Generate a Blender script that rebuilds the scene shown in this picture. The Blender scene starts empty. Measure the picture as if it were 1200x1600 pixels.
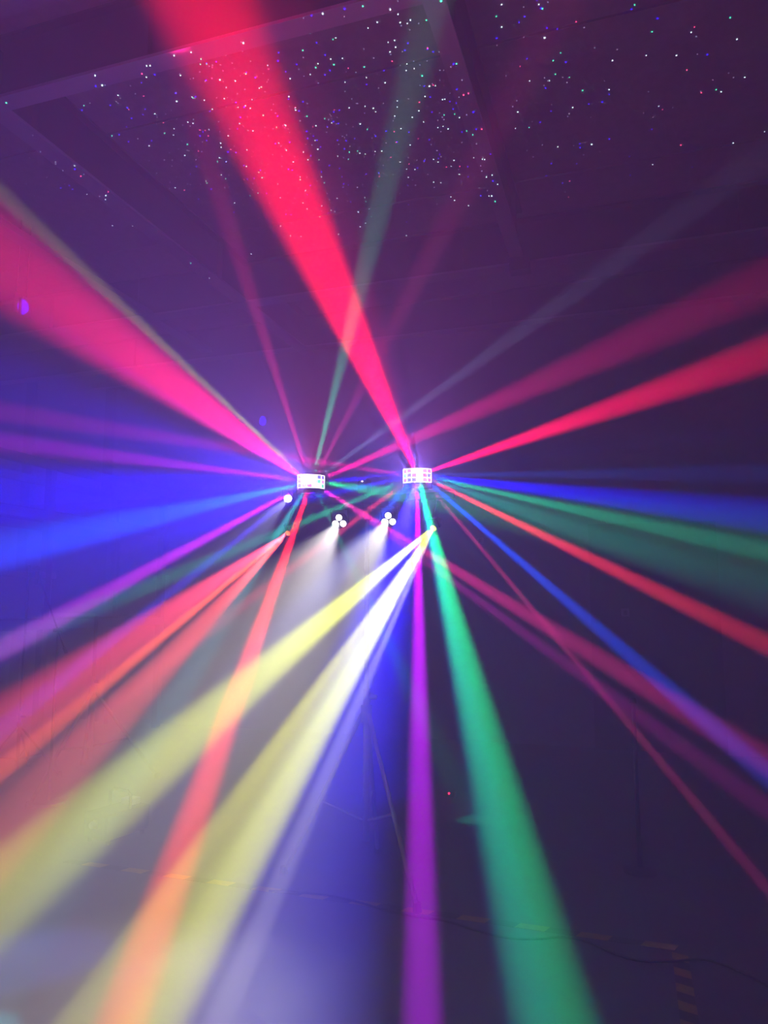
import bpy, bmesh, math, random
import numpy as np
from mathutils import Vector, Matrix

sc = bpy.context.scene
COL = sc.collection

# ---------------------------------------------------------------- camera
FPX = 1164.0                      # focal length in pixels of the 1200x1600 frame
YAW, PITCH = math.radians(18.1), math.radians(7.2)
CAM = Vector((0, 0, 1.6))
FW = Vector((-math.sin(YAW) * math.cos(PITCH), math.cos(YAW) * math.cos(PITCH), math.sin(PITCH)))
RT = Vector((math.cos(YAW), math.sin(YAW), 0))
UP = RT.cross(FW)
cd = bpy.data.cameras.new('camera')
cam = bpy.data.objects.new('camera', cd)
COL.objects.link(cam)
cam.location = CAM
cam.rotation_euler = Matrix((RT, UP, -FW)).transposed().to_euler()
cd.sensor_fit = 'VERTICAL'
cd.sensor_height = 36.0
cd.lens = 36.0 * FPX / 1600.0
cd.clip_start = 0.02
sc.camera = cam

# ---------------------------------------------------------------- exposure and integrator
vs = sc.view_settings
sc.display_settings.display_device = 'sRGB'
vs.view_transform = 'Standard'
vs.look = 'None'
vs.exposure = 0.0
vs.gamma = 1.0
vs.use_curve_mapping = False
cy = sc.cycles
cy.use_light_tree = True
cy.volume_bounces = 1
cy.max_bounces = 3
cy.diffuse_bounces = 1
cy.glossy_bounces = 1
cy.caustics_reflective = False
cy.caustics_refractive = False
cy.sample_clamp_indirect = 2.0
cy.light_sampling_threshold = 0.0
cy.use_denoising = True
cy.denoising_prefilter = 'NONE'

# ---------------------------------------------------------------- haze that fills the hall
SIG = 0.165
world = bpy.data.worlds.new('hall air')
sc.world = world
world.use_nodes = True
wn = world.node_tree
wn.nodes.clear()
wo = wn.nodes.new('ShaderNodeOutputWorld')
bg = wn.nodes.new('ShaderNodeBackground')
bg.inputs[0].default_value = (0.0, 0.0, 0.0, 1)
bg.inputs[1].default_value = 0.0
hz = wn.nodes.new('ShaderNodeVolumeScatter')
hz.inputs['Color'].default_value = (1, 1, 1, 1)
hz.inputs['Density'].default_value = SIG
hz.inputs['Anisotropy'].default_value = 0.0
wn.links.new(bg.outputs[0], wo.inputs['Surface'])
wn.links.new(hz.outputs[0], wo.inputs['Volume'])

# ---------------------------------------------------------------- helpers: picture position -> place in the hall
def ray(u, v):
    return FW + RT * ((u - 600) / FPX) + UP * ((800 - v) / FPX)
def at(u, v, d):
    return CAM + ray(u, v) * d
def at_z(u, v, z):
    r = ray(u, v)
    return CAM + r * ((z - CAM.z) / r.z)
def at_x(u, v, x):
    r = ray(u, v)
    return CAM + r * (x / r.x)
def at_y(u, v, y):
    r = ray(u, v)
    return CAM + r * (y / r.y)
def lin(c):
    return [((x / 255 + 0.055) / 1.055) ** 2.4 if x > 10 else x / 255 / 12.92 for x in c]

LIGHTS = []
def spot(name, src, dst, half_angle, colour, watts, blend=0.5, radius=0.004):
    ld = bpy.data.lights.new(name, 'SPOT')
    ld.energy = watts
    ld.color = colour
    ld.spot_size = 2 * half_angle
    ld.spot_blend = blend
    ld.shadow_soft_size = radius
    o = bpy.data.objects.new(name, ld)
    COL.objects.link(o)
    o.location = src
    o.rotation_euler = (dst - src).to_track_quat('-Z', 'Y').to_euler()
    LIGHTS.append(o)
    return o

def beam(src, u, v, depth, half_px, rgb, name='light_beam', blend=0.6, at_frac=0.5, gain=1.0, radius=0.004):
    """A lamp's beam from src through the picture point (u, v) at distance `depth`;
    half_px: half its width there; rgb: how bright its haze should look half way."""
    dst = at(u, v, depth)
    L = (dst - src).length
    axis = (dst - src).normalized()
    # width measured across the beam
    half = math.atan(half_px * depth / FPX / L)
    P = src.lerp(dst, at_frac)
    r = (P - src).length
    t = (P - CAM).length
    vd = (P - CAM).normalized()
    sina = max(0.25, axis.cross(vd).length)
    thick = 2 * r * math.tan(half) * 0.8 / sina
    k = SIG / (4 * math.pi) * thick / (r * r) * math.exp(-SIG * (r + t))
    c = lin(rgb)
    m = max(c)
    watts = 0.62 * gain * m / k * 4 * math.pi * math.pi
    return spot(name, src, dst, half, [x / m for x in c], watts, blend, radius)

def glow(name, loc, rgb, watts, radius=0.02):
    ld = bpy.data.lights.new(name, 'POINT')
    ld.energy = watts
    c = lin(rgb); m = max(c)
    ld.color = [x / m for x in c]
    ld.shadow_soft_size = radius
    o = bpy.data.objects.new(name, ld)
    COL.objects.link(o)
    o.location = loc
    return o
# ---------------------------------------------------------------- materials
def mat(name, rgb, rough=0.6, metal=0.0, bump=None, var=0.0):
    M = bpy.data.materials.new(name)
    M.use_nodes = True
    nt = M.node_tree
    b = nt.nodes['Principled BSDF']
    c = lin(rgb)
    b.inputs['Base Color'].default_value = (*c, 1)
    b.inputs['Roughness'].default_value = rough
    b.inputs['Metallic'].default_value = metal
    tc = nt.nodes.new('ShaderNodeTexCoord')
    nz = nt.nodes.new('ShaderNodeTexNoise')
    nz.inputs['Scale'].default_value = 6.0 if bump is None else bump[0]
    nz.inputs['Detail'].default_value = 4
    nt.links.new(tc.outputs['Object'], nz.inputs['Vector'])
    if var:
        rp = nt.nodes.new('ShaderNodeValToRGB')
        rp.color_ramp.elements[0].position = 0.35
        rp.color_ramp.elements[1].position = 0.7
        rp.color_ramp.elements[0].color = (*[x * (1 - var) for x in c], 1)
        rp.color_ramp.elements[1].color = (*[min(1, x * (1 + var)) for x in c], 1)
        nt.links.new(nz.outputs['Fac'], rp.inputs[0])
        nt.links.new(rp.outputs[0], b.inputs['Base Color'])
    if bump:
        bp = nt.nodes.new('ShaderNodeBump')
        bp.inputs['Strength'].default_value = bump[1]
        bp.inputs['Distance'].default_value = 0.01
        nt.links.new(nz.outputs['Fac'], bp.inputs['Height'])
        nt.links.new(bp.outputs[0], b.inputs['Normal'])
    return M

def glowmat(name, rgb, strength, base=(200, 200, 200)):
    M = mat(name, base, 0.3)
    b = M.node_tree.nodes['Principled BSDF']
    b.inputs['Emission Color'].default_value = (*lin(rgb), 1)
    b.inputs['Emission Strength'].default_value = strength
    return M

def brushed(name, rgb, rough, metal):
    """rolled steel: fine lengthwise streaks"""
    M = mat(name, rgb, rough, metal)
    nt = M.node_tree
    b = nt.nodes['Principled BSDF']
    tc = nt.nodes.new('ShaderNodeTexCoord'); mp = nt.nodes.new('ShaderNodeMapping')
    mp.inputs['Scale'].default_value = (1.5, 60, 60)
    n = nt.nodes.new('ShaderNodeTexNoise'); n.inputs['Scale'].default_value = 1.0
    bp = nt.nodes.new('ShaderNodeBump'); bp.inputs['Strength'].default_value = 0.25
    nt.links.new(tc.outputs['Object'], mp.inputs[0]); nt.links.new(mp.outputs[0], n.inputs[0])
    nt.links.new(n.outputs['Fac'], bp.inputs['Height']); nt.links.new(bp.outputs[0], b.inputs['Normal'])
    return M

M_FLOOR = mat('floor concrete', (74, 74, 78), 0.55, 0, (3.0, 0.2), 0.18)
M_WALL = mat('wall sheet', (150, 150, 158), 0.7, 0, (9.0, 0.15), 0.08)
M_CEIL = mat('ceiling panel', (200, 188, 196), 0.65, 0, (14.0, 0.15), 0.10)
M_SEAM = mat('panel seam', (22, 20, 24), 0.9)
M_STEEL = mat('painted steel', (52, 50, 56), 0.5, 0.3, (20, 0.1), 0.1)
M_FLANGE = brushed('galvanised flange', (228, 226, 232), 0.32, 0.35)
M_BLACK = mat('black powder coat', (16, 16, 18), 0.5)
M_RUB = mat('black rubber', (10, 10, 11), 0.8)
M_CHROME = mat('bare metal', (170, 170, 175), 0.3, 0.9)
M_WHITE = mat('white plastic', (215, 215, 220), 0.5)
M_GREY = mat('grey paint', (120, 120, 128), 0.5)
M_DARK = mat('dark paint', (38, 38, 44), 0.6)
M_YEL = mat('tape yellow', (165, 140, 30), 0.6, 0, (30, .1), 0.15)
M_TBLK = mat('tape black', (10, 10, 10), 0.6)

# ---------------------------------------------------------------- mesh helpers
def obj(name, bm, m, parent=None, smooth=False):
    me = bpy.data.meshes.new(name)
    bmesh.ops.recalc_face_normals(bm, faces=bm.faces)
    bm.to_mesh(me)
    bm.free()
    for x in (m if isinstance(m, (list, tuple)) else [m]):
        me.materials.append(x)
    if smooth:
        for p in me.polygons:
            p.use_smooth = True
    o = bpy.data.objects.new(name, me)
    COL.objects.link(o)
    if parent is not None:
        o.parent = parent
        pm = Matrix.Identity(4)
        q = parent
        while q is not None:                       # parts are modelled in hall coordinates
            pm = Matrix.LocRotScale(q.location, q.rotation_euler, None) @ pm if q.type == 'EMPTY' else pm
            q = q.parent
        if parent.type == 'EMPTY':
            inv = pm.inverted()
            for v in me.vertices:
                v.co = inv @ v.co
        else:                                      # sub-part: same frame as its part's mesh
            inv = pm.inverted()
            for v in me.vertices:
                v.co = inv @ v.co
    return o
def empty(name, loc, label, cat, group=None):
    o = bpy.data.objects.new(name, None)
    COL.objects.link(o)
    o.location = loc
    o.empty_display_size = 0.1
    tag(o, label, cat, group)
    return o
def tag(o, label, cat, group=None):
    o['label'] = label
    o['category'] = cat
    if group:
        o['group'] = group
    return o
def struct(o):
    o['kind'] = 'structure'
    return o
def bx(bm, a, b, bev=0.0, M=None, mi=0):
    r = bmesh.ops.create_cube(bm, size=1)
    vv = r['verts']
    for v in vv:
        v.co = Vector([a[i] + (b[i] - a[i]) * (v.co[i] + .5) for i in range(3)])
    fs = {f for v in vv for f in v.link_faces}
    if bev:
        es = {e for v in vv for e in v.link_edges}
        r = bmesh.ops.bevel(bm, geom=list(es), offset=bev, segments=2, affect='EDGES', profile=.5)
        vv = {v for f in r['faces'] for v in f.verts} | {v for v in vv if v.is_valid}
        fs = {f for v in vv for f in v.link_faces}
    for f in fs:
        f.material_index = mi
    if M is not None:
        for v in vv:
            v.co = M @ v.co
    return bm
def tube(bm, pts, rads, n=12, cap=True):
    """round bar through pts"""
    if not isinstance(rads, (list, tuple)):
        rads = [rads] * len(pts)
    pts = [Vector(p) for p in pts]
    rings = []
    up = None
    for i, p in enumerate(pts):
        t = (pts[min(i + 1, len(pts) - 1)] - pts[max(i - 1, 0)]).normalized()
        if up is None:
            up = Vector((0, 0, 1)) if abs(t.z) < .9 else Vector((1, 0, 0))
        s = t.cross(up).normalized()
        up = s.cross(t).normalized()
        rings.append([bm.verts.new(p + (s * math.cos(a) + up * math.sin(a)) * rads[i])
                      for a in [2 * math.pi * k / n for k in range(n)]])
    for a, b in zip(rings, rings[1:]):
        for k in range(n):
            bm.faces.new((a[k], a[(k + 1) % n], b[(k + 1) % n], b[k]))
    if cap:
        bm.faces.new(rings[0][::-1])
        bm.faces.new(rings[-1])
    return bm
def frame(loc, fwd, upv=Vector((0, 0, 1))):
    """local -Y looks along fwd"""
    y = -fwd.normalized()
    x = y.cross(upv).normalized()
    z = x.cross(y)
    return Matrix.Translation(loc) @ Matrix((x, y, z)).transposed().to_4x4()
def N():
    return bmesh.new()

# ---------------------------------------------------------------- the hall
XL, XR, YB, YF, ZC = -10.5, 7.5, 9.05, -5.0, 5.47
struct(obj('floor', bx(N(), (XL - .2, YF - .2, -.15), (XR + .2, YB + .2, 0)), M_FLOOR))
struct(obj('wall_left', bx(N(), (XL - .2, YF, 0), (XL, YB, ZC)), M_WALL))
struct(obj('wall_right', bx(N(), (XR, YF, 0), (XR + .2, YB, ZC)), M_WALL))
struct(obj('wall_back', bx(N(), (XL - .2, YB, 0), (XR + .2, YB + .2, ZC)), M_WALL))
struct(obj('wall_front', bx(N(), (XL - .2, YF - .2, 0), (XR + .2, YF, ZC)), M_WALL))
# ceiling of wide sheets; the seams run across the hall
bm = N()
bx(bm, (XL - .2, YF - .2, ZC + .03), (XR + .2, YB + .2, ZC + .2), mi=1)
seams = [4.72 + 1.76 * k for k in range(-6, 3)]
edges = [YF - .2] + seams + [YB + .2]
for a, b in zip(edges, edges[1:]):
    bx(bm, (XL - .2, a + .012, ZC), (XR + .2, b - .012, ZC + .04))
struct(obj('ceiling', bm, [M_CEIL, M_SEAM]))

def ibeam(name, p, q, z0, z1, fw=0.13, web=0.02, flat=0.022):
    """rolled I-beam between ground points p and q (level), bottom z0, top z1, with a bare bottom flange"""
    p, q = Vector((*p, 0)), Vector((*q, 0))
    L = (q - p).length
    T = Matrix.Translation(p) @ (q - p).to_track_quat('X', 'Z').to_matrix().to_4x4()
    bm = N()
    bx(bm, (0, -web / 2, z0 + flat), (L, web / 2, z1 - flat), M=T)
    bx(bm, (0, -fw / 2, z1 - flat), (L, fw / 2, z1 - .001), M=T)
    bx(bm, (0, -fw / 2, z0), (L, fw / 2, z0 + flat), M=T, mi=1)
    k = 1.2
    while k < L:                                   # stiffener plates
        bx(bm, (k, -fw / 2 + .008, z0 + flat), (k + .012, fw / 2 - .008, z1 - flat), M=T)
        k += 2.6
    return struct(obj(name, bm, [M_STEEL, M_FLANGE]))
ibeam('steel_beam', (-4.03, YF), (-4.03, YB), 5.0, ZC, fw=.16)
ibeam('steel_beam', (-0.92, YF), (-0.92, 7.0), 5.0, ZC, fw=.13)
ibeam('steel_beam', (-3.95, 3.66), (-0.985, 3.66), 5.0, ZC, fw=.13)
ibeam('steel_beam', (XL, 7.2), (XR, 7.2), 4.985, ZC - .005, fw=.16)
ibeam('steel_beam', (XL, 8.85), (XR, 8.85), 5.03, ZC, fw=.12)
# gusset where the middle beam meets the far one
struct(obj('beam_bracket', bx(N(), (-.99, 6.98, 4.86), (-.80, 7.12, 4.985)), M_STEEL))
# columns and girts on the far wall, seen at the left
for i, x in enumerate((-8.65, -7.17)):
    struct(obj('wall_column', bx(bx(N(), (x - .09, YB - .12, 0), (x + .09, YB - .10, 5.03)), (x - .012, YB - .10, 0), (x + .012, YB, 5.03)), M_STEEL))
struct(obj('trim_1', bx(N(), (XL, YB - .06, 3.02), (-3.2, YB, 3.12)), M_STEEL))
# door in the far wall at the right
d1 = struct(obj('door_1', bx(bx(N(), (-.43, YB - .05, 0), (.95, YB, 2.55), .01), (-.36, YB - .07, 1.37), (.88, YB - .05, 1.42)), M_DARK))

# ---------------------------------------------------------------- suspended rail and hanging plates at the left
t = empty('cable_tray', (-5.3, 2, 5.0), 'long grey cable tray running into depth under the left bay of the ceiling', 'cable tray')
obj('tray', bx(bx(bx(N(), (-5.38, YF, 5.0), (-5.22, 8.5, 5.01)), (-5.38, YF, 5.01), (-5.37, 8.5, 5.06)), (-5.23, YF, 5.01), (-5.22, 8.5, 5.06)), M_FLANGE, t)
for y in (-3, -0.5, 2.0, 4.5, 7.0):
    obj('hanger', tube(N(), [(-5.3, y, 5.01), (-5.3, y, ZC)], .006, 6), M_CHROME, t)
def plate(x, y0, y1, z0, z1, label):
    t = empty('hanging_plate', (x, (y0 + y1) / 2, z0), label, 'plate', 'plates hanging at the left')
    obj('panel', bx(N(), (x, y0, z0), (x + .02, y1, z1)), M_WHITE, t)
    obj('rod', tube(N(), [(x + .01, (y0 + y1) / 2, z1), (x + .01, (y0 + y1) / 2, ZC)], .008, 6), M_DARK, t)
plate(-5.7, 5.59, 5.635, 4.50, 4.70, 'narrow upright plate glowing blue, at the left edge under the ceiling')
plate(-5.7, 5.68, 5.80, 4.50, 4.70, 'wider upright plate glowing blue, just beside the narrow strip under the ceiling')

# ---------------------------------------------------------------- storage rack along the left side
t = empty('storage_rack', (-6.3, 6.6, 0), 'tall steel storage rack against the left edge, its shelves running into depth', 'storage rack')
for y in (4.4, 6.62, 8.75):
    for x in (-6.06, -6.9):
        obj('upright', bx(N(), (x - .04, y - .04, 0), (x + .04, y + .04, 3.22)), M_GREY, t)
for z in (3.15, 2.58, 1.40):
    for x in (-6.03, -6.93):
        obj('rail', bx(N(), (x - .025, 4.4, z - .05), (x + .025, 8.75, z + .05)), M_GREY, t)
    if z < 3:
        obj('shelf', bx(N(), (-6.9, 4.4, z + .05), (-6.06, 8.75, z + .07)), M_DARK, t)
t = empty('storage_bin', (-6.4, 6.1, 1.47), 'wide pale storage bin on the waist-high shelf of the rack', 'storage bin')
obj('body', bx(N(), (-6.8, 4.7, 1.47), (-6.05, 6.72, 1.90), .02), M_WHITE, t)
obj('lid', bx(N(), (-6.83, 4.67, 1.90), (-6.02, 6.75, 1.965), .015), M_WHITE, t)
t = empty('wall_board', (-7.5, YB, 1.5), 'large dark square board on the far wall beyond the rack', 'board')
obj('panel', bx(N(), (-8.1, YB - .13, 1.50), (-6.95, YB - .10, 2.92)), M_DARK, t)
obj('frame', bx(bx(N(), (-8.14, YB - .14, 2.92), (-6.91, YB - .09, 2.96)), (-6.95, YB - .14, 1.46), (-6.91, YB - .09, 2.92)), M_GREY, t)
# fluorescent batten high on the far wall
p = at_y(145, 606, YB - .3); q = at_y(205, 598, YB - .3)
t = empty('batten_light', p, 'unlit horizontal tube light high on the far wall at the left', 'light')
obj('housing', bx(N(), (p.x, YB - .33, p.z), (q.x, YB - .27, p.z + .05)), M_GREY, t)
obj('lamp_tube', tube(N(), [(p.x + .03, YB - .3, p.z - .02), (q.x - .03, YB - .3, p.z - .02)], .013, 10), M_WHITE, t, True)
obj('bracket', bx(N(), ((p.x + q.x) / 2 - .03, YB - .27, p.z), ((p.x + q.x) / 2 + .03, YB, p.z + .04)), M_GREY, t)
# pale tapered holder on the far wall
p = at_y(263, 900, YB)
t = empty('wall_holder', (p.x, YB, p.z - .33), 'pale tapered holder with a wider rim fixed to the far wall', 'holder')
bm = N()
tube(bm, [(p.x, YB - .14, p.z - .33), (p.x, YB - .14, p.z - .06)], [.075, .10], 20)
obj('body', bm, M_WHITE, t, True)
obj('rim', tube(N(), [(p.x, YB - .14, p.z - .06), (p.x, YB - .14, p.z)], [.125, .125], 24), M_WHITE, t)
obj('back_plate', bx(N(), (p.x - .06, YB - .06, p.z - .3), (p.x + .06, YB, p.z - .05)), M_WHITE, t)
# blue drop with its own emission, high on the far wall
p = at_y(411, 658, YB - .12)
M_BLUE = glowmat('blue lamp lens', (10, 0, 255), 12, (30, 30, 90))
t = empty('wall_drop', p, 'small blue glowing drop-shaped object high on the far wall', 'lamp')
obj('lens', tube(N(), [p + Vector((0, -.01, .065 - .0005)), p + Vector((0, -.01, .045)), p + Vector((0, -.01, 0)), p + Vector((0, -.01, -.045)), p + Vector((0, -.01, -.06))],
                 [.012, .03, .042, .036, .012], 20), M_BLUE, t, True)
obj('bracket', bx(N(), (p.x - .02, p.y + .02, p.z + .02), (p.x + .02, YB, p.z + .08)), M_GREY, t)
# small boxes on the far wall
for (u, v, s, lb) in ((750, 845, .035, 'small grey socket box on the far wall beneath the right derby light'),
                      (977, 957, .045, 'small pale switch plate on the dark door panel at the right')):
    p = at_y(u, v, YB - .06)
    t = empty('switch_box', p, lb, 'switch')
    obj('plate', bx(N(), (p.x - s, YB - .07, p.z - s), (p.x + s, YB - .05 if u > 900 else YB, p.z + s), .004), M_WHITE, t)
    obj('rocker', bx(N(), (p.x - s * .4, YB - .078, p.z - s * .6), (p.x + s * .4, YB - .07, p.z + s * .6)), M_GREY, t)

# small emissive discs stand in for the laser's points on ceiling sheets and beam flanges
rnd = random.Random(11)
M_DOT = [glowmat('glowing laser disc ' + n, c, st) for n, c, st in (('pale', (190, 215, 225), 7), ('blue', (30, 10, 255), 10), ('red', (255, 70, 130), 6),
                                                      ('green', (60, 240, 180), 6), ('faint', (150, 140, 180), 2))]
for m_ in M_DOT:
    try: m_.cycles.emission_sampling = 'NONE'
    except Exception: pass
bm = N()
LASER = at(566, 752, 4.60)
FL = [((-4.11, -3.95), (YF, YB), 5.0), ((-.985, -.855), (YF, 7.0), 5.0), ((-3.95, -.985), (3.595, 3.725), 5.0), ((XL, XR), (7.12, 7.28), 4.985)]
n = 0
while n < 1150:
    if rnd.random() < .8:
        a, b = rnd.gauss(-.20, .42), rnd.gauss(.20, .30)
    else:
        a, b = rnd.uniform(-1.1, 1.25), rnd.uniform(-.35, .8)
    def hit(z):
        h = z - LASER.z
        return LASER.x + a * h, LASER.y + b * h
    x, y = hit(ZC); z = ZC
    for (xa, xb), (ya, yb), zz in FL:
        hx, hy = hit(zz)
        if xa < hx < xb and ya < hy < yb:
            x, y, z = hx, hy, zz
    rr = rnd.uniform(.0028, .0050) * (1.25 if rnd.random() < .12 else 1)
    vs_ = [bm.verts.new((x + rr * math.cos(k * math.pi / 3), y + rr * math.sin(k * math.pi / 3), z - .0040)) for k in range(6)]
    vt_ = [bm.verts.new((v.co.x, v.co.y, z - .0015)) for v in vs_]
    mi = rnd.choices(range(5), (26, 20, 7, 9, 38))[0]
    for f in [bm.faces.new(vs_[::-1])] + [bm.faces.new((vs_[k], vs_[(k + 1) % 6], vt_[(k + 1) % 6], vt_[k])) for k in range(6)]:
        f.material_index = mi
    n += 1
o = obj('laser_point_discs', bm, M_DOT)
o['kind'] = 'stuff'
tag(o, 'swarm of tiny white, blue, green and red glowing discs standing in for laser points across the ceiling', 'laser points')
# ---------------------------------------------------------------- T-bar stand carrying the lights
def tripod(t, foot, pole_x, top, collar_z, feet, r=.016, m=None, brace=True):
    m = m or M_BLACK
    b = Vector((*pole_x, 0))
    low = collar_z * .35
    obj('pole', tube(N(), [b + Vector((0, 0, max(.06, low - .12))), b + Vector((0, 0, collar_z + .15))], r * 1.25, 14), m, t, True)
    obj('upper_pole', tube(N(), [b + Vector((0, 0, collar_z + .12)), b + Vector((0, 0, top))], r * .9, 14), m, t, True)
    c = obj('collar', tube(N(), [b + Vector((0, 0, collar_z - .05)), b + Vector((0, 0, collar_z + .05))], r * 2, 16), m, t, True)
    obj('knob', tube(N(), [b + Vector((r, 0, collar_z + .1)), b + Vector((r + .05, 0, collar_z + .1))], r * .9, 10), m, t)
    for f in feet:
        f = Vector((*f, 0.012))
        h = b + Vector((0, 0, collar_z))
        d = (f - h); s = Vector((d.x, d.y, 0)).normalized() * r * 1.5
        lg = obj('leg', tube(N(), [h + s, f], r * .8, 10), m, t, True)
        obj('rubber_foot', tube(N(), [f + Vector((0, 0, -.012)), f + Vector((0, 0, .035))], [r * 1.5, r * 1.2], 12), M_RUB, lg)
        if brace:
            mid = h.lerp(f, .55)
            obj('brace', tube(N(), [b + Vector((0, 0, low)) + s, mid], r * .5, 8), m, t)

SB = at_z(572, 1372, 0); SB = Vector((SB.x, SB.y, 0))
f1 = at_z(590, 1333, 0); f2 = at_z(652, 1425, 0)
f3 = SB * 3 - f1 - f2
f3 = SB + (SB - (f1 + f2) / 2).normalized() * .5
PD1, PD2 = at(486, 753, 4.74), at(652, 744, 4.53)       # the derby lights
axis = (PD2 - PD1); axis.z = 0; axis.normalize()
FACE = Vector((-axis.y, axis.x, 0))
if FACE.dot(CAM - SB) < 0:
    FACE = -FACE                                          # the side of the bar that faces the camera
BZ = 2.27
mid = Vector((SB.x, SB.y, BZ))
E1, E2 = mid - axis * .56, mid + axis * .56
t = empty('light_stand', SB, 'black tripod stand with a crossbar that carries all the stage lights', 'light stand')
tripod(t, None, (SB.x, SB.y), BZ, .95, [f1[:2], f2[:2], f3[:2]], .017, M_GREY)
bmx = N()
T = frame(mid, FACE)
bx(bmx, (-.56, -.02, -.022), (.56, .02, .022), .004, M=T)
obj('crossbar', bmx, M_BLACK, t)
obj('bar_socket', tube(N(), [mid - Vector((0, 0, .13)), mid - Vector((0, 0, .022))], .026, 16), M_BLACK, t, True)

# ---------------------------------------------------------------- derby lights: a bowed grid of lenses
def lensmat(name, rgb, s):
    return glowmat(name, rgb, s)
M_FR = glowmat('glowing lens frame', (245, 240, 255), 4.5)  # emission stands in for lens light striking the white frame
LC = [lensmat('lens red', (255, 30, 90), 2.4), lensmat('lens blue', (60, 60, 255), 2.6), lensmat('lens green', (40, 225, 160), 2.2),
      lensmat('lens white', (250, 250, 255), 4), lensmat('lens violet', (170, 60, 235), 2.4), lensmat('lens pink', (255, 120, 200), 2.4)]
W = 3
GR1 = [[1, 1, 4, 3, 1, 1], [1, 4, 4, 3, 2, 5], [1, 4, 0, 3, 3, 2]]
GR2 = [[4, 4, 3, 3, 5, 4], [2, 1, 4, 3, 0, 1], [4, 1, 1, 3, 5, 0]]
def derby(P, label, grid, yaw):
    f = Matrix.Rotation(yaw, 3, 'Z') @ ((CAM + Vector((0, 0, .3)) - P).normalized())
    f.z *= .4
    T = frame(P, f)
    t = empty('derby_light', P, label, 'stage light', 'derby lights on the bar')
    t.rotation_euler = (0, 0, 0)
    Rr, a0, cols, rows, hh = .105, math.radians(54), 6, 3, .082
    def pt(a, z, rr=Rr):
        return T @ Vector((math.sin(a) * rr, -math.cos(a) * rr + Rr * .55, z))
    # housing behind the grid
    bm = N(); bx(bm, (-.070, .0, -.036), (.070, .085, .036), .01, M=T)
    h = obj('housing', bm, M_BLACK, t)
    # frame: ribs and rings
    bm = N()
    for i in range(cols + 1):
        a = -a0 + 2 * a0 * i / cols
        tube(bm, [pt(a, -hh / 2), pt(a, hh / 2)], .0021, 6)
    for j in range(rows + 1):
        z = -hh / 2 + hh * j / rows
        tube(bm, [pt(-a0 + 2 * a0 * k / 18, z) for k in range(19)], .0021, 6)
    obj('lens_frame', bm, M_FR, t, True)
    for j in range(rows):
        for i in range(cols):
            a1 = -a0 + 2 * a0 * (i + .14) / cols
            a2 = -a0 + 2 * a0 * (i + .86) / cols
            z1 = hh / 2 - hh * (j + .86) / rows
            z2 = hh / 2 - hh * (j + .14) / rows
            bm = N()
            v = [bm.verts.new(pt(a, z, rr)) for rr in (Rr - .003, Rr - .012) for a, z in ((a1, z1), (a2, z1), (a2, z2), (a1, z2))]
            mdl = bm.verts.new(pt((a1 + a2) / 2, (z1 + z2) / 2, Rr + .001))
            for k in range(4):
                bm.faces.new((v[k], v[(k + 1) % 4], mdl))
                bm.faces.new((v[k], v[4 + k], v[4 + (k + 1) % 4], v[(k + 1) % 4]))
            bm.faces.new(v[4:])
            obj('lens', bm, LC[grid[j][i]], t)
    # yoke down to the bar
    q = mid + axis * (P - mid).dot(axis)
    bm = N()
    for s in (-1, 1):
        bx(bm, (s * .088 - .003, -.005, -.075), (s * .088 + .003, .03, .02), M=T)
    bx(bm, (-.091, -.005, -.078), (.091, .03, -.072), M=T)
    base = T @ Vector((0, .012, -.078))
    tube(bm, [base, Vector((q.x, q.y, BZ + .02))], .009, 8)
    obj('yoke', bm, M_BLACK, t)
    return T
T1 = derby(PD1, 'left derby light, a lit bowed grid of lenses above the white pin spot', GR1, .12)
T2 = derby(PD2, 'right derby light with a glowing bowed grid of lenses, above the yellow par', GR2, -.05)

# ---------------------------------------------------------------- pars, washes and the pin spot hung from the bar
def par(name, P, fwd, r, L, rgb, label, cat, lamps=1, group=None, s=6, lr=None):
    T = frame(P, fwd)
    t = empty(name, P, label, cat, group)
    bm = N()
    tube(bm, [T @ Vector((0, y, 0)) for y in (0, .004, L * .6, L, L + .012)], [r * .97, r, r, r * .7, r * .4], 28)
    obj('body', bm, M_BLACK, t, True)
    lm = glowmat(name + ' lens', rgb, s)
    if lamps == 1:
        bm = N()
        tube(bm, [T @ Vector((0, y, 0)) for y in (-.001, -.004, -.008)], [r * .86, r * .8, r * .45], 28)
        obj('lens', bm, lm, t, True)
    else:
        for k in range(lamps):
            a = math.pi / 2 + 2 * math.pi * k / lamps
            c = Vector((math.cos(a) * r * .62, 0, math.sin(a) * r * .56))
            bm = N()
            tube(bm, [T @ (c + Vector((0, y, 0))) for y in (-.001, -.006, -.010)], [lr, lr * .96, lr * .6], 20)
            obj('lens', bm, lm, t, True)
    q = mid + axis * (P - mid).dot(axis)
    bm = N()
    bx(bm, (-r - .010, L * .25, -.012), (-r - .004, L * .25 + .022, r + .028), M=T)
    bx(bm, (r + .004, L * .25, -.012), (r + .010, L * .25 + .022, r + .028), M=T)
    bx(bm, (-r - .010, L * .25, r + .022), (r + .010, L * .25 + .022, r + .028), M=T)
    tube(bm, [T @ Vector((0, L * .25 + .011, r + .028)), Vector((q.x, q.y, BZ - .02 if P.z < BZ else BZ + .02))], .007, 8)
    obj('yoke', bm, M_BLACK, t)
    return T
PO = at(450, 833, 4.72)
PY = at(677, 825, 4.44)
PW1, PW2 = at(530, 815, 4.60), at(607, 812, 4.52)
PS = at(450, 779, 4.76)
PARDIR = Vector((-.55, -.80, -.45))
par('par_light', PO, at(60, 1215, 3.1) - PO, .020, .09, (255, 105, 15), 'par light glowing orange at the low left end of the crossbar', 'stage light', group='coloured pars on the bar', s=4)
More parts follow.
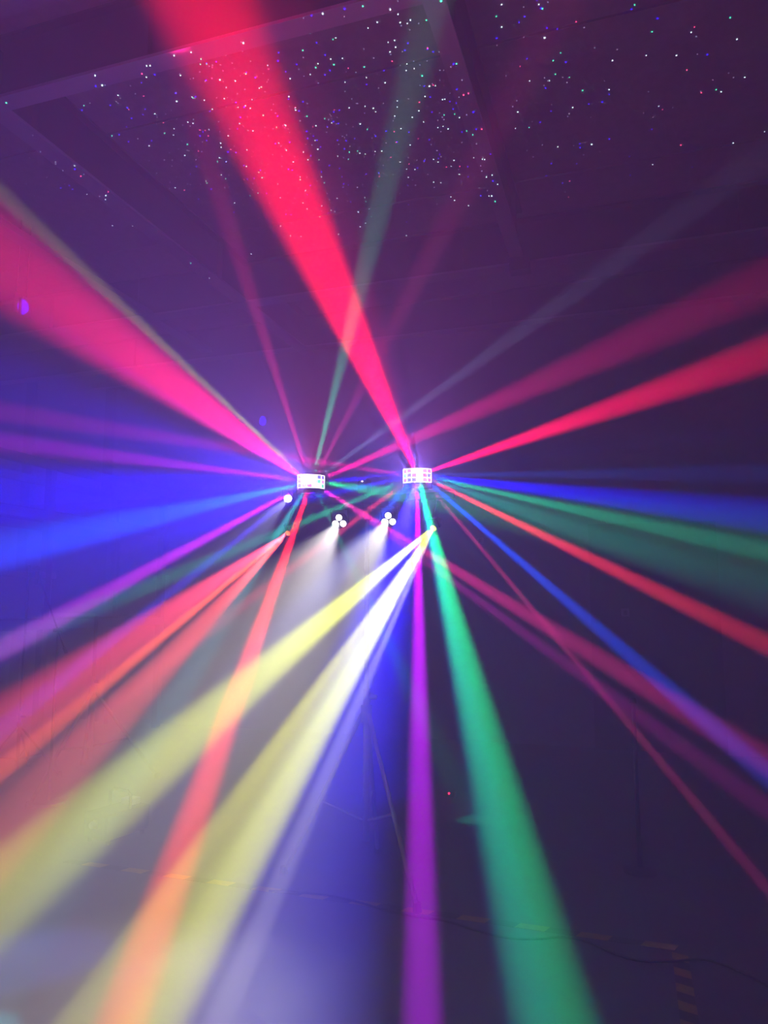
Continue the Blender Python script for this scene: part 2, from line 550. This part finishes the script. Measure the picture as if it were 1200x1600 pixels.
par('par_light', PY, at(170, 1500, 2.5) - PY, .022, .09, (255, 235, 20), 'par light glowing yellow under the right derby light', 'stage light', group='coloured pars on the bar', s=4)
par('wash_light', PW1, at(400, 960, 3.0) - PW1, .046, .08, (255, 255, 255), 'left of the two white three-lens wash lights hung under the crossbar', 'stage light', 3, 'white three-lens wash lights', 8, .0195)
par('wash_light', PW2, at(500, 960, 3.0) - PW2, .046, .08, (255, 255, 255), 'right of the two white three-lens wash lights hung under the crossbar', 'stage light', 3, 'white three-lens wash lights', 8, .0195)
par('pin_spot', PS, at(440, 790, 2) - PS, .028, .06, (255, 255, 255), 'single round white pin spot beneath the left derby light', 'stage light', s=8)
# laser module in the middle of the bar
p = at(566, 752, 4.60)
t = empty('laser_projector', p, 'small black laser box with a pinprick of light midway between the derby lights', 'laser projector')
T = frame(p, FACE)
LZ = p
bm = N(); bx(bm, (-.032, 0, -.075), (.032, .09, .022), .006, M=T); obj('housing', bm, M_BLACK, t)
bm = N(); tube(bm, [T @ Vector((0, .001, 0)), T @ Vector((0, -.004, 0))], .005, 12); obj('aperture', bm, glowmat('laser aperture', (255, 235, 245), 4), t)
q = mid + axis * (p - mid).dot(axis)
bm = N(); tube(bm, [T @ Vector((0, .03, -.075)), Vector((q.x, q.y, BZ + .02))], .008, 8); obj('bracket', bm, M_BLACK, t)

# ---------------------------------------------------------------- stands at the left
# microphone stand with a boom
mb = at_z(76, 1256, 0)
t = empty('microphone_stand', mb, 'thin microphone stand with raised boom arm, beside the tripod at the left', 'microphone stand')
top = Vector((mb.x, mb.y, 1.40))
obj('pole', tube(N(), [mb + Vector((0, 0, .02)), top], [.011, .009], 12), M_BLACK, t, True)
bm = N(); tube(bm, [mb + Vector((0, 0, .0)), mb + Vector((0, 0, .02)), mb + Vector((0, 0, .035))], [.13, .125, .03], 32); obj('round_base', bm, M_BLACK, t)
bm = N(); tube(bm, [top - RT * .035, top + RT * .035], .017, 12); obj('clutch', bm, M_BLACK, t)
tip = CAM + ray(58, 893) * ((top - CAM).dot(FW) + .15)
back = top + (top - tip).normalized() * .16
obj('boom', tube(N(), [back, tip], .007, 10), M_BLACK, t, True)
obj('counterweight', tube(N(), [back, back + (back - top).normalized() * .05], .014, 12), M_BLACK, t)
t = empty('microphone', tip, 'microphone hanging from the tip of the boom arm', 'microphone')
obj('body', tube(N(), [tip, tip + Vector((0, 0, -.11))], [.016, .011], 14), M_BLACK, t, True)
obj('grille', tube(N(), [tip + Vector((0, 0, z)) for z in (0, .008, .025, .040, .048)], [.016, .023, .026, .019, .006], 16), M_GREY, t, True)
# speaker tripod
sb = at_z(139, 1212, 0)
t = empty('speaker_stand', sb, 'empty speaker tripod with spread legs, right of the microphone stand', 'speaker stand')
fa = at_z(246, 1216, 0); fb = at_z(45, 1262, 0); fc = sb + (sb - (fa + fb) / 2).normalized() * .55
tripod(t, None, (sb.x, sb.y), 1.50, .78, [fa[:2], fb[:2], fc[:2]], .019)
# slim stand at the very edge
lb = at_z(26, 1212, 0)
t = empty('tripod_stand', lb, 'slim straight stand at the extreme left edge, in front of the rack', 'stand')
fa = lb + Vector((.42, .1, 0)); fb = lb + Vector((-.20, .36, 0)); fc = lb + Vector((-.12, -.42, 0))
tripod(t, None, (lb.x, lb.y), 2.0, .45, [fa[:2], fb[:2], fc[:2]], .012)

# fog machine on the floor
fm = at_z(182, 1308, 0)
t = empty('fog_machine', fm, 'dark fog machine with a pale nozzle, on the floor below the speaker tripod', 'fog machine')
T = frame(fm, Vector((-.2, -1, 0)))
bm = N(); bx(bm, (-.12, -.19, .03), (.12, .19, .20), .02, M=T); obj('body', bm, M_DARK, t)
bm = N(); tube(bm, [T @ Vector((-.10, .02, .20)), T @ Vector((-.10, .02, .29)), T @ Vector((-.07, .02, .315)), T @ Vector((.07, .02, .315)), T @ Vector((.10, .02, .29)), T @ Vector((.10, .02, .20))], .010, 10); obj('handle', bm, M_BLACK, t, True)
bm = N(); tube(bm, [T @ Vector((0, -.19, .13)), T @ Vector((0, -.225, .13))], [.03, .02], 16); obj('nozzle', bm, M_CHROME, t)
bm = N(); bx(bm, (-.055, .07, .20), (.055, .16, .245), .01, M=T); obj('tank_cap', bm, M_WHITE, t)
for sx in (-.09, .09):
    for sy in (-.15, .15):
        bm = N(); tube(bm, [T @ Vector((sx, sy, 0)), T @ Vector((sx, sy, .035))], .014, 10); obj('rubber_foot', bm, M_RUB, t)

# thin barrier post at the right
pb = at_z(1000, 1362, 0)
t = empty('barrier_post', pb, 'thin dark post standing alone on the floor behind the striped tape', 'post')
obj('pole', tube(N(), [pb + Vector((0, 0, .02)), pb + Vector((0, 0, 1.0))], .014, 14), M_BLACK, t, True)
obj('round_base', tube(N(), [pb, pb + Vector((0, 0, .012)), pb + Vector((0, 0, .03))], [.10, .10, .03], 28), M_BLACK, t)
obj('cap', tube(N(), [pb + Vector((0, 0, 1.0)), pb + Vector((0, 0, 1.03))], [.022, .016], 14), M_BLACK, t)

# red indicator on a floor box added to carry it
pr = at(703, 1233, 5.4)
pr = at_z(703, 1245, 0)
t = empty('dot_box', pr, 'little black box added on the floor to carry a glowing red point', 'added box')
bm = N(); bx(bm, (pr.x - .05, pr.y - .03, 0), (pr.x + .05, pr.y + .03, .05), .006); obj('housing', bm, M_BLACK, t)
obj('glow_dot', tube(N(), [pr + Vector((0, -.031, .035)), pr + Vector((0, -.037, .035))], .009, 10), glowmat('red indicator', (255, 40, 90), 6), t)

# ---------------------------------------------------------------- floor tape and cable
def tape(p, q, w, period, label):
    p, q = Vector((*p, 0)), Vector((*q, 0))
    L = (q - p).length
    T = Matrix.Translation(p) @ (q - p).to_track_quat('X', 'Z').to_matrix().to_4x4()
    bm = N()
    n = int(L / period * 2)
    st = period / 2
    sk = w * .35
    for k in range(n):
        x0, x1 = k * st, (k + 1) * st
        c = [(x0, -w / 2), (x1, -w / 2), (x1 + sk, w / 2), (x0 + sk, w / 2)]
        lo = [bm.verts.new(T @ Vector((x, y, 0.0002))) for x, y in c]
        hi = [bm.verts.new(T @ Vector((x, y, 0.0016))) for x, y in c]
        fs = [bm.faces.new(hi), bm.faces.new(lo[::-1])] + [bm.faces.new((lo[i], lo[(i + 1) % 4], hi[(i + 1) % 4], hi[i])) for i in range(4)]
        for f in fs:
            f.material_index = k % 2
    o = obj('hazard_tape', bm, [M_YEL, M_TBLK])
    o['group'] = 'striped tape on the floor'
    return tag(o, label, 'tape', 'striped tape on the floor')
c0 = at_z(1061, 1482, 0)
tape((c0.x, c0.y - .05), (c0.x, c0.y - 2.4), .07, .15, 'black and yellow floor tape running towards the bottom edge')
tape((c0.x, c0.y), (c0.x - 3.6, c0.y + .10), .06, .30, 'black and yellow floor tape running across beneath the lights')
pts = [at_z(u, v, .0078) for u, v in ((420, 1392), (520, 1400), (620, 1426), (700, 1440), (740, 1452), (790, 1465), (840, 1467), (880, 1464), (920, 1472), (960, 1490), (1000, 1501), (1050, 1502), (1100, 1499), (1150, 1515), (1200, 1541), (1260, 1570))]
sm = []
for i in range(len(pts) - 1):
    a, b, c, d = pts[max(i - 1, 0)], pts[i], pts[i + 1], pts[min(i + 2, len(pts) - 1)]
    for k in range(5):
        s = k / 5
        sm.append(.5 * ((2 * b) + (c - a) * s + (2 * a - 5 * b + 4 * c - d) * s * s + (3 * b - a - 3 * c + d) * s ** 3))
o = obj('power_cable', tube(N(), sm, .0055, 8), M_RUB, None, True)
tag(o, 'thin black cable snaking over the floor across the striped tape', 'cable')
# ---------------------------------------------------------------- the lamps on the T-bar and their beams
D1 = at(486, 753, 4.67)                # front of the left derby light
D2 = at(652, 744, 4.46)                # front of the right derby light
def o1(dx, dy): return D1 + RT * dx * 0.004 + UP * -dy * 0.004
def o2(dx, dy): return D2 + RT * dx * 0.004 + UP * -dy * 0.004

# each row: place on the lamp's face, picture point the beam passes, distance there, half width, haze colour half way
B1 = [
 (-12, -5,   0, 408, 4.5, 92, (182, 10, 70)),
 (-10, -7, 160, 450, 4.3, 12, (84, 86, 36)),
 (-4, -7,  395, 470, 4.6, 14, (100, 5, 50)),
 (3, -7,   600, 300, 4.0, 26, (10, 75, 55)),
 (7, -6,   548, 640, 4.4, 7, (110, 20, 70)),
 (10, -6,  600, 672, 4.8, 5, (70, 80, 110)),
 (14, -3, 1200, 440, 5.2, 50, (84, 0, 40)),
 (-14, -2,   0, 690, 4.2, 22, (95, 0, 110)),
 (-14, -1,   0, 640, 4.3, 120, (14, 4, 120)),
 (-14, 0,    0, 780, 4.2, 75, (0, 0, 235)),
 (-14, 3,    0, 860, 4.0, 42, (0, 60, 235)),
 (-14, 4,    0, 940, 4.0, 120, (14, 10, 150)),
 (-12, 6,    0, 1015, 3.9, 24, (130, 10, 130)),
 (-10, 6,  200, 980, 4.0, 12, (20, 10, 150)),
 (-6, 7,   300, 1050, 3.8, 26, (20, 80, 85)),
 (-2, 7,   190, 1600, 2.5, 54, (205, 10, 22)),
 (2, 7,    462, 1060, 8.0, 13, (10, 0, 190)),
 (5, 7,    560, 905, 4.9, 8, (0, 84, 58)),
 (10, 6,  1200, 1190, 4.4, 30, (100, 8, 55)),
 (12, 5,   620, 846, 4.6, 4, (150, 0, 130)),
 (14, 0,   640, 775, 4.2, 18, (0, 125, 66)),
 (14, -1,  640, 742, 4.55, 8, (10, 0, 200)),
]
for du, dv, u, v, d, h, c in B1:
    beam(o1(du, dv), u, v, d, h, c, blend=.8, radius=.012)
B2 = [
 (-2, -7,  345, 60, 4.15, 94, (235, 0, 30)),
 (-3, -7,  380, 60, 3.9, 150, (60, 0, 30)),
 (12, -5, 1200, 552, 5.2, 38, (160, 0, 46)),
 (14, -2, 1200, 740, 4.4, 22, (0, 14, 60)),
 (14, 0,  1200, 806, 5.0, 36, (0, 0, 150)),
 (14, 1,  1200, 862, 5.0, 22, (0, 80, 58)),
 (13, 2,  1200, 930, 5.0, 44, (0, 40, 38)),
 (13, 3,  1200, 1008, 5.0, 22, (145, 20, 36)),
 (11, 4,  1060, 1090, 4.3, 18, (0, 40, 150)),
 (9, 5,   1200, 1390, 4.0, 13, (76, 10, 40)),
 (3, 7,    866, 1600, 2.6, 84, (0, 144, 84)),
 (1, 7,    770, 1300, 3.0, 40, (0, 25, 90)),
 (0, 7,    660, 1600, 2.6, 42, (138, 0, 178)),
 (-2, 7,   420, 1600, 2.3, 210, (26, 18, 165)),
 (-5, 6,   632, 880, 5.2, 26, (0, 0, 255)),
 (-5, 6,   622, 900, 5.0, 40, (0, 0, 235)),
 (-14, 4,  390, 850, 4.3, 10, (0, 110, 75)),
 (-12, 5,  480, 870, 4.3, 7, (170, 40, 60)),
 (-9, 6,   570, 840, 4.3, 16, (0, 50, 170)),
 (-14, 1,  500, 775, 4.4, 8, (0, 10, 190)),
 (-14, -1, 300, 690, 4.2, 12, (110, 0, 66)),
]
for du, dv, u, v, d, h, c in B2:
    beam(o2(du, dv), u, v, d, h, c, blend=.8, radius=.012)

# coloured pars: overlapping beams from the same lens
SO = at(450, 833, 4.69)
SY = at(677, 825, 4.41)
BP = [
 (SO, 0, 1140, 3.6, 62, (175, 42, 60)),
 (SO, 0, 1205, 3.5, 20, (175, 60, 14)),
 (SO, 60, 1250, 3.4, 54, (150, 42, 40)),
 (SY, 0, 1400, 2.8, 84, (150, 156, 30)),
 (SY, 130, 1600, 2.5, 50, (135, 135, 14)),
 (SY, 290, 1500, 2.5, 60, (185, 190, 6)),
 (SY, 385, 1500, 2.6, 26, (88, 84, 84)),
]
for s, u, v, d, h, c in BP:
    beam(s, u, v, d, h, c, 'par_beam', .7, radius=.010)
# soft white washes
for (u, v, d) in ((530, 815, 4.58), (607, 812, 4.50)):
    s = at(u, v, d)
    beam(s, u - 330, v + 520, 3.2, 380, (86, 82, 80), 'wash_light_beam', 1.0)
    beam(s, u - 30, v + 90, 4.3, 34, (74, 78, 92), 'wash_light_beam', 1.0)
beam(at(450, 779, 4.73), 330, 900, 4.0, 70, (60, 60, 80), 'white_spot_beam', 1.0)
# stray light of the derby lights: wide, weaker towards the right of the hall
def stray(P, aim, half, rgb, watts):
    c = lin(rgb); m = max(c)
    return spot('derby_stray_light', P, aim, half, [x / m for x in c], watts, 1.0, .03)
for P, w in ((D1 + UP * .02, 180), (D2 + UP * .02, 100)):
    stray(P, P + (Vector((-1.0, -.75, .25)) if w > 150 else Vector((-.25, -1.0, .2))), math.radians(80), (130, 100, 255), w)
    stray(P, P + Vector((.2, -.8, .75)), math.radians(62), (205, 70, 140), w * .26)
stray(D2, D2 + Vector((1.0, -.9, -.6)), math.radians(75), (110, 90, 210), 38)
stray(D2, D2 + Vector((.1, -.8, -1)), math.radians(60), (100, 100, 190), 20)
# narrow blue beam that strikes the hanging plates
spot('blue_beam', D1 + RT * -.06, Vector((-5.7, 5.70, 4.6)), math.radians(.9), (0, 0, 1), 12000, .2)
